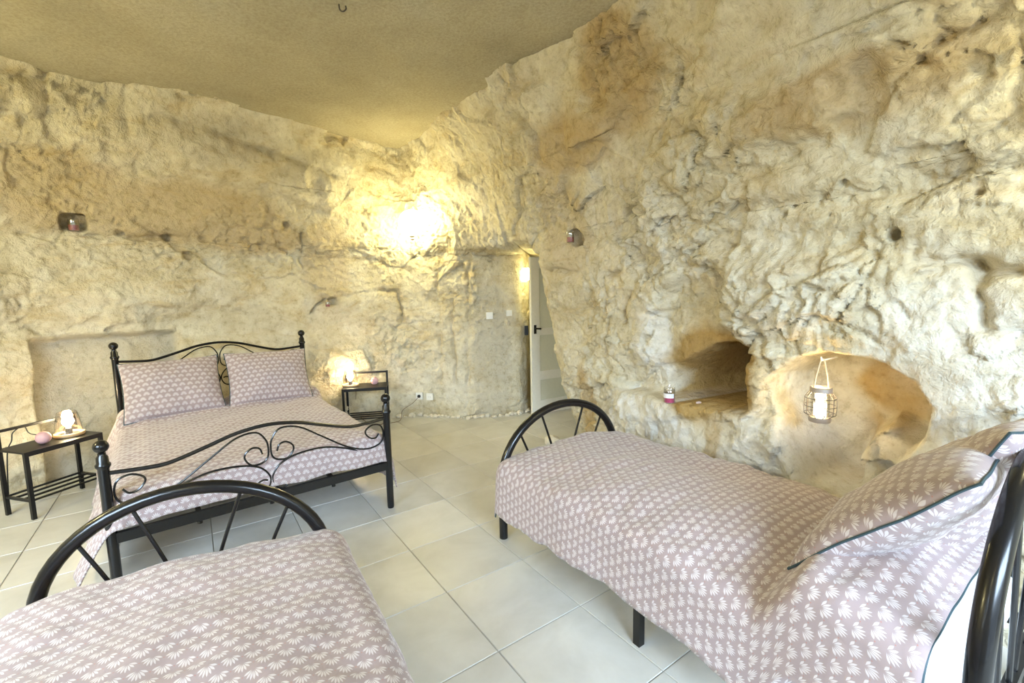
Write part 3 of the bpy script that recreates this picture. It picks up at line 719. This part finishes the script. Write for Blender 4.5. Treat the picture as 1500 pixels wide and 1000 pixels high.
# ------------------------------------------------------------------ bedside tables
def side_table(label, loc, rz, L=.45, W=.28, H=.455, rail=.13):
    e = empty('bedside_table', loc, rz); tag(e, label, 'bedside table', 'black metal bedside tables')   # local x length, y depth (rail at +y)
    hx, hy = L/2, W/2; q = .011
    for (sx, sy_, top) in ((-1, -1, H-.012), (1, -1, H-.012), (-1, 1, H+rail), (1, 1, H+rail)):
        MB().box((sx*(hx-q), sy_*(hy-q), top/2), (q, q, top/2)).build('leg', 'black_satin', e, False)
    MB().box((0, 0, H-.006), (hx, hy, .006)).build('table_top', 'black_satin', e, False)
    m = MB(); m.box((0, -hy+q, H-.022), (hx-2*q, q*.8, .010)); m.build('apron', 'black_satin', e, False)
    MB().box((0, hy-q, H+rail-q), (hx-2*q, q*.8, q*.8)).build('back_rail', 'black_satin', e, False)
    for sx in (-1, 1): MB().box((sx*(hx-q), 0, .125), (q*.7, hy-2*q, q*.7)).build('shelf_end', 'black_satin', e, False)
    for k_ in np.linspace(-1, 1, 4): MB().box((0, k_*(hy-q), .127), (hx-2*q, .006, .006)).build('shelf_bar', 'black_satin', e, False)
    return e
aT = R(74)
tA = np.array([-3.165, 2.87]); xT = np.array([math.cos(aT), math.sin(aT)]); yT = np.array([-xT[1], xT[0]])
cT = tA + xT*.225 + yT*.14
tabL = side_table('black metal bedside table left of the double bed', (*cT, 0), aT)
aU = R(11); xU = np.array([math.cos(aU), math.sin(aU)]); yU = np.array([-xU[1], xU[0]])
cU = np.array([-1.77, 4.655]) + xU*.225 + yU*.14
tabR = side_table('black metal bedside table right of the double bed below the wall lamp', (*cU, 0), aU)
HT = .456
def table_lamp(label, loc, power):
    e = empty('table_lamp', loc); tag(e, label, 'lamp', 'glass bedside lamps')
    MB().lathe([(.052, .0), (.082, .0), (.088, .010), (.085, .022), (.076, .024), (.070, .014), (.052, .012)], (0, 0, 0), 32, True).build('wooden_base', 'wood_light', e)
    MB().lathe([(.0, .004), (.058, .004), (.058, .014), (.020, .016), (.020, .05), (.016, .056), (0, .056)], (0, 0, 0), 20).build('socket', 'black_satin', e)
    sh = MB(); sh.lathe([(.074, .026), (.074, .06), (.067, .12), (.055, .175), (.0535, .175), (.0655, .12), (.0725, .06), (.0725, .026)], (0, 0, 0), 32, True); sh.build('glass_shade', 'clear_glass', e)
    pr = [(0.0, .056), (.012, .058), (.016, .07)] + [(.034*math.cos(a), .105 + .034*math.sin(a)) for a in np.linspace(-.9, 1.45, 9)] + [(0, .139)]
    MB().lathe(pr, (0, 0, 0), 20).build('bulb', 'bulb', e)
    l = bpy.data.lights.new('lamp_light', 'POINT'); l.energy = power; l.color = (1, .77, .32); l.shadow_soft_size = .035
    o = bpy.data.objects.new('lamp_light', l); COL.objects.link(o); o.parent = e; o.location = (0, 0, .11)
    return e
pL = cT + xT*.115 + yT*.02; table_lamp('lit glass lamp on wooden base on the left bedside table', (*pL, HT), 8)
pU = cU - xU*.155 + yU*.01; table_lamp('lit glass lamp on the bedside table right of the double bed', (*pU, HT), 8)
def ball_candle(label, loc, r=.042):
    e = empty('ball_candle', loc); tag(e, label, 'candle', 'pink ball candles')
    pr = [(r*math.sin(a), r - r*math.cos(a)) for a in np.linspace(.32, math.pi, 16)]; pr = [(0, pr[0][1])] + pr[:-1] + [(0, 2*r)]
    MB().lathe(pr, (0, 0, 0), 28).build('wax', 'pink_wax', e)
    MB().tube([(0, 0, 2*r-.004), (.001, 0, 2*r+.008), (.003, .001, 2*r+.013)], .0015, 6).build('wick', 'rope', e)
pb = cT - xT*.06 - yT*.03; ball_candle('pink ball candle beside the lamp on the left bedside table', (*pb, HT))
pb = cU + xU*.09 + yU*.02; ball_candle('pink ball candle on the bedside table right of the double bed', (*pb, HT))

# ------------------------------------------------------------------ lamps on the rock
def wall_lamp(label, loc, gm, rot=0, r=.135):
    e = empty('wall_lamp', loc, rot); tag(e, label, 'lamp')
    pr = [(r*math.sin(a), -r*math.cos(a)) for a in np.linspace(.12, math.pi-.12, 20)]
    MB().lathe([(0, pr[0][1])] + pr + [(0, pr[-1][1])], (0, 0, 0), 32).build('globe', 'lamp_globe_' + gm, e)
    MB().lathe([(0, -r-.045), (.012, -r-.043), (.022, -r-.03), (.014, -r-.016), (.03, -r-.004), (.034, -r+.004), (0, -r+.006)], (0, 0, 0), 16).build('finial', 'zinc', e)
    MB().tube([(0, 0, r-.01), (0, .0, r+.03), (0, .08, r+.05), (0, .26, r+.03)], .010, 8).build('arm', 'zinc', e)
    return e
wall_lamp('bright round wall lamp high in the corner above the right bedside table', (-1.03, 4.93, 2.16), 'corner')
wall_lamp('round wall lamp on the rock above the head of the right single bed', (1.86, 1.22, 2.0), 'right', R(-55), .085)
wall_lamp('added unseen fill lamp on the left rock wall beside the camera', (-3.55, 1.15, 2.15), 'left', R(85), .12)  # added out of view as warm fill for the room
wall_lamp('added unseen fill lamp on the front wall between the glazed door and the window', (-.85, FRONT_Y + .26, 2.45), 'front', R(180), .12)  # second added lamp, behind the camera, evens out the warm light
# passage lamp behind the door head
e = empty('passage_lamp', (.185, 5.42, 1.62)); tag(e, 'glowing lamp on the passage wall above the open door', 'lamp')
MB().lathe([(0, -.07)] + [(.055*math.sin(a), -.07*math.cos(a)) for a in np.linspace(.15, math.pi-.15, 14)] + [(0, .07)], (0, 0, 0), 20).build('shade', 'lamp_globe_passage', e)
MB().lathe([(0, -.012), (.05, -.012), (.05, 0), (0, 0)], (0, 0, .08), 16).build('mount', 'zinc', e)

# ------------------------------------------------------------------ door in the passage
dA = Vector((.215, 5.19, 0)); dd = Vector((.80, .46, 0)).normalized(); dr_ = struct(empty('door_1', dA, math.atan2(dd.y, dd.x)))
DW, DH, th = .74, 1.80, .02
MB().box((.055, 0, DH/2), (.055, th, DH/2)).build('stile', 'door_paint', dr_, False); MB().box((DW-.055, 0, DH/2), (.055, th, DH/2)).build('stile', 'door_paint', dr_, False)
zr = [(.0, .16), (.40, .50), (.92, 1.0), (1.68, 1.80)]
for a, b_ in zr: MB().box((DW/2, 0, (a+b_)/2), (DW/2-.11, th*.98, (b_-a)/2)).build('rail', 'door_paint', dr_, False)
for (a, _), (b_, _2) in zip([(z_[1], 0) for z_ in zr[:-1]], [(z_[0], 0) for z_ in zr[1:]]): MB().box((DW/2, 0, (a+b_)/2), (DW/2-.105, th*.45, (b_-a)/2+.005)).build('panel', 'door_panel', dr_, False)
hd = MB(); hd.box((.045, -.024, .99), (.014, .005, .05)); hp = hd.build('handle_plate', 'black_satin', dr_, False)
MB().tube([(.045, -.028, 1.0), (.045, -.055, 1.0), (.055, -.06, 1.0), (.10, -.06, .997)], .009, 8).build('handle', 'black_satin', hp)

# ------------------------------------------------------------------ placing small things on the displaced rock
def rock_hit(u0, u1, origin, direction):
    i0 = np.searchsorted(us, u0); i1 = np.searchsorted(us, u1); Vs = VV[i0:i1].reshape(-1, 3); Ns = NRM[i0:i1].reshape(-1, 3)
    d = np.array(direction, float); d /= np.linalg.norm(d); w = Vs - np.array(origin); t = w @ d
    dist = np.linalg.norm(w - t[:, None]*d, axis=1); dist[t < .05] = 9
    near = np.where(dist < .03)[0]
    if len(near) == 0: near = np.array([np.argmin(dist)])
    k_ = near[np.argmin(t[near])]; return Vs[k_], Ns[k_]
def shelf_z(u0, u1, px, py, zlo, zhi, default):
    """height of the rock surface under a plan position"""
    i0 = np.searchsorted(us, u0); i1 = np.searchsorted(us, u1); Vs = VV[i0:i1].reshape(-1, 3)
    m_ = (np.hypot(Vs[:, 0]-px, Vs[:, 1]-py) < .03) & (Vs[:, 2] > zlo) & (Vs[:, 2] < zhi)
    return float(Vs[m_, 2].max()) if m_.any() else default
def votive(label, loc, r=.035, h=.085, wax='red_wax'):
    e = empty('votive_candle', loc); tag(e, label, 'candle', 'red votive candles in rock holes')
    MB().lathe([(r*.85, 0), (r, .01), (r, h), (r*.93, h), (r*.93, .012), (r*.8, .006)], (0, 0, 0), 24, True).build('glass', 'clear_glass', e)
    MB().lathe([(0, .006), (r*.9, .008), (r*.9, h*.52), (0, h*.52)], (0, 0, 0), 24).build('wax', wax, e)
    MB().tube([(0, 0, h*.5), (0, 0, h*.66)], .0015, 6).build('wick', 'rope', e)
    return e
def hit_px(u, v, u0, u1):
    X, Y = (u-750)/672, (500-v)/672; xx = cr*X + sr*Y; yy = -sr*X + cr*Y
    return rock_hit(u0, u1, (0, 0, CAMH), (xx, cp + yy*sp, -sp + yy*cp))
p = W0 + dL*(-1.555) + nL*.10
def niche_floor(u0, u1, A, b, width, zlo, zhi):
    """floor of a carved pocket around wall coordinate b"""
    return None
hp_, hn = hit_px(111, 331, 3, 9); votive('red glass votive in a square hole high in the left rock wall', (hp_[0]+.03, hp_[1]-.05, 1.965))
hp_, hn = hit_px(482, 443, 5, 9.3); votive('small red votive in a rock hole above the right bedside table', (hp_[0]+.02, hp_[1]-.03, hp_[2]-.035), .024, .055)
hp_, hn = hit_px(845, 346, 17.8, 22); votive('dark red votive in an oval rock hole right of the door', (hp_[0]-.03, hp_[1]-.03, 1.825), .033, .085)

# jar candle and shells on the rock shelf
jp = QR + eR*.255 + wR*.02; jz = shelf_z(18, 25, jp[0], jp[1], .5, .8, .68)
e = empty('jar_candle', (jp[0], jp[1], jz)); tag(e, 'glass jar candle with magenta wax on the rock shelf', 'candle')
MB().lathe([(.030, 0), (.037, .008), (.037, .085), (.034, .09), (.034, .012), (.028, .005)], (0, 0, 0), 24, True).build('jar', 'clear_glass', e)
MB().lathe([(0, .004), (.033, .006), (.033, .040), (0, .040)], (0, 0, 0), 24).build('wax', 'magenta_wax', e)
m = MB(); m.lathe([(.0376, .036), (.0376, .066)], (0, 0, 0), 24); m.f = [f_ for f_ in m.f if len(f_) == 4][4:20]; m.build('label', 'label_paper', e)
MB().lathe([(0, .088), (.036, .088), (.037, .096), (.034, .103), (.010, .106), (.012, .116), (0, .12)], (0, 0, 0), 24).build('lid', 'clear_glass', e)
import bmesh
def pebble_mesh(name, seed, sx=1, sy_=1, sz=.7, mat='rubble'):
    bm = bmesh.new(); bmesh.ops.create_icosphere(bm, subdivisions=2, radius=1)
    cs = np.array([v.co[:] for v in bm.verts]); nn = fbm(cs*1.1 + seed*5.3, 2, seed); ff, _ = facets(cs*1.3 + seed*2.2, seed)
    for v, a_, b_ in zip(bm.verts, nn, ff): v.co *= 1 + .35*a_ + .25*b_; v.co = Vector((v.co.x*sx, v.co.y*sy_, v.co.z*sz))
    me = bpy.data.meshes.new(name); bm.to_mesh(me); bm.free(); me.materials.append(MATS[mat]); return me
shm = [pebble_mesh('shell', 40+i, 1, .8, .55, 'shell_pink') for i in range(3)]
for i in range(9):
    q = QR + eR*(.50 + rng.uniform(-.06, .07)) + wR*(.03 + rng.uniform(-.02, .03)); zz = shelf_z(18, 25, q[0], q[1], .5, .8, .69)
    o = bpy.data.objects.new('shell', shm[i % 3]); COL.objects.link(o); s = rng.uniform(.009, .015); o.scale = (s, s, s); o.location = (q[0], q[1], zz + s*.35); o.rotation_euler = (0, 0, rng.uniform(0, 6))
    tag(o, 'small pinkish shell in the little heap on the rock shelf', 'shell', 'shells on the rock shelf')

# ------------------------------------------------------------------ lantern hanging in the alcove
lc = QR + eR*1.165 - wR*.02; e = empty('lantern', (lc[0], lc[1], .775)); tag(e, 'lit wire lantern hanging on a rope in the rock alcove', 'lantern')
rB, hB = .068, .125
MB().lathe([(0, -.012), (.046, -.012), (.048, -.004), (.048, .012), (.043, .014), (0, .014)], (0, 0, 0), 24).build('base', 'zinc', e)
MB().lathe([(.040, hB+.012), (.048, hB+.012), (.048, hB+.032), (.043, hB+.036), (.040, hB+.03)], (0, 0, 0), 24, True).build('top_ring', 'zinc', e)
for z_, r_ in ((.028, rB*.98), (.068, rB), (.108, rB*.98)):
    MB().tube([(r_*math.cos(a), r_*math.sin(a), z_) for a in np.linspace(0, 2*math.pi, 28, endpoint=False)], .0018, 6, True).build('wire_ring', 'wire', e)
for a in np.linspace(0, 2*math.pi, 10, endpoint=False):
    c_, s_ = math.cos(a), math.sin(a)
    MB().tube([(.046*c_, .046*s_, .012), (rB*.97*c_, rB*.97*s_, .026), (rB*c_, rB*s_, .068), (rB*.97*c_, rB*.97*s_, .110), (.046*c_, .046*s_, hB+.014)], .0018, 6).build('wire', 'wire', e)
MB().lathe([(.036, .014), (.040, .02), (.040, hB+.005), (.038, hB+.005), (.038, .022)], (0, 0, 0), 24, True).build('glass', 'clear_glass', e)
MB().lathe([(0, .015), (.026, .015), (.027, .075), (.020, .080), (0, .078)], (0, 0, 0), 20).build('glowing_candle', 'candle_glow', e)
HK = .30
MB().tube([tuple(p_) for p_ in spline([(-.036, 0, hB+.03), (-.03, 0, hB+.08), (-.010, 0, HK-.012), (0, 0, HK), (.010, 0, HK-.012), (.03, 0, hB+.08), (.036, 0, hB+.03)], 5)], .0035, 6).build('rope', 'rope', e)
l = bpy.data.lights.new('lamp_light', 'POINT'); l.energy = 1.6; l.color = (1, .74, .36); l.shadow_soft_size = .03
o = bpy.data.objects.new('lamp_light', l); COL.objects.link(o); o.parent = e; o.location = (0, 0, .10)
m = MB(); m.tube([(wR[0]*.16, wR[1]*.16, .0), (0, 0, 0), (-wR[0]*.015, -wR[1]*.015, .006), (-wR[0]*.02, -wR[1]*.02, .018)], .004, 8)
o = m.build('wall_hook', 'white_plastic', None, True, (lc[0], lc[1], .775 + HK - .006)); tag(o, 'small pale hook in the rock carrying the lantern', 'hook')

# ------------------------------------------------------------------ sockets, switches, cables
def plate(name, label, cat, px, u0, u1, size, parts, group):
    hp_, hn = hit_px(*px, u0, u1); nrm = Vector((hn[0], hn[1], 0)).normalized()
    e = empty(name, Vector(hp_) + nrm*.012, math.atan2(nrm.y, nrm.x) + math.pi/2); tag(e, label, cat, group)
    MB().box((0, 0, 0), (size/2, .012, size/2)).build('plate', 'white_plastic', e, False)
    if parts == 'socket':
        MB().lathe([(.019, 0), (.021, .004), (.021, 0)], (0, 0, 0), 20, True).build('recess', 'white_plastic', e).rotation_euler = (R(90), 0, 0)
        for sx in (-1, 1): MB().box((sx*.0095, -.0125, 0), (.0025, .001, .0025)).build('contact', 'cable', e, False)
    else:
        MB().box((0, -.014, 0), (size*.33, .004, size*.36)).build('rocker', 'white_plastic', e, False)
    return e
s1 = plate('wall_socket', 'white wall socket with a plug in it near the floor', 'socket', (612, 577), 8, 12, .078, 'socket', 'wall sockets low on the back wall')
s2 = plate('wall_socket', 'empty white wall socket right of the plugged one', 'socket', (628, 578), 8, 12, .078, 'socket', 'wall sockets low on the back wall')
plate('light_switch', 'white light switch on the recessed wall left of the door', 'switch', (715, 459), 10, 13.4, .075, 'switch', 'light switches by the door')
plate('light_switch', 'light switch nearer the open door on the passage side', 'switch', (749, 459), 10, 13.6, .065, 'switch', 'light switches by the door')
hp_, hn = hit_px(773, 485, 11, 15); m = MB(); m.box((0, 0, 0), (.022, .018, .055)); o = m.build('thermostat', 'black_satin', None, False, (hp_[0]+.01, hp_[1]-.03, hp_[2])); tag(o, 'small dark box on the rock beside the door handle', 'control box')
sp_ = s1.location; m = MB(); m.lathe([(0, 0), (.017, 0), (.019, .012), (.012, .03), (0, .032)], (0, 0, 0), 14); pg = m.build('plug', 'black_satin', s1); pg.rotation_euler = (R(90), 0, 0); pg.location = (0, -.014, 0)
def cable(pts, mat, label, r=.0035):
    o = MB().tube([tuple(p_) for p_ in spline(pts, 8)], r, 6).build('power_cable', mat); tag(o, label, 'cable'); return o
yb = sp_.y - .05
cable([(sp_.x, sp_.y-.045, sp_.z), (sp_.x-.06, yb-.05, sp_.z-.06), (sp_.x-.17, yb-.08, .11), (sp_.x-.19, yb-.12, .012), (sp_.x-.26, yb-.20, .006), (sp_.x-.36, yb-.22, .006), (cU[0]+.12, cU[1]+.06, .006), (cU[0]-.05, cU[1]+.14, .006), (cU[0]-.17, cU[1]+.155, .14), (cU[0]-.16, cU[1]+.15, .36), (pU[0]+.0, pU[1]+.155, .45), (pU[0], pU[1]+.09, .462)], 'cable_brown', 'dark cable running from the plugged socket to the right bedside lamp')
cable([(pL[0]-.09, pL[1]-.01, .462), (cT[0]-.16, cT[1]+.02, .50), (cT[0]-.15, cT[1]-.03, .57), (cT[0]-.185, cT[1]-.07, .54), (cT[0]-.17, cT[1]-.10, .49), (cT[0]-.19, cT[1]-.12, .40), (cT[0]-.2, cT[1]-.14, .1), (cT[0]-.2, cT[1]-.14, .006)], 'cable', 'black cable of the left bedside lamp hanging over the table rail')

# ceiling hook
o = MB().tube([tuple(p_) for p_ in spline([(0, 0, .07), (0, 0, .0), (.018, 0, -.016), (.036, 0, -.004), (.034, 0, .012)], 6)], .004, 8).build('ceiling_hook', 'wire', None, True, (-.915, 2.72, 3.0)); tag(o, 'small dark hook in the smooth ceiling', 'hook')

# ------------------------------------------------------------------ rubble along the wall foot
rub = [pebble_mesh('stone', 60+i) for i in range(5)]
def stone(x_, y_, s, lab, grp):
    o = bpy.data.objects.new('stone', rub[int(rng.integers(5))]); COL.objects.link(o); o.location = (x_, y_, s*.45); o.scale = (s, s, s); o.rotation_euler = (0, 0, rng.uniform(0, 6)); tag(o, lab, 'stone', grp)
i0 = np.searchsorted(us, 8.7); i1 = np.searchsorted(us, 13.3); jz_ = np.searchsorted(zs, .03)
for k_ in range(46):
    i_ = i0 + int((k_ + rng.uniform(.1, .9))/46*(i1 - i0)); v_ = VV[i_, jz_]; n_ = NRM[i_, jz_]; o_ = rng.uniform(.0, .07)
    stone(v_[0]+n_[0]*o_, v_[1]+n_[1]*o_, rng.uniform(.012, .038), 'pale limestone chip lying along the foot of the back wall', 'stone chips along the back wall')
stone(.36, 4.16, .075, 'grey stone on the floor behind the arched foot of the right bed', None); stone(.50, 4.12, .055, 'smaller pale stone beside the grey one behind the right bed', None)
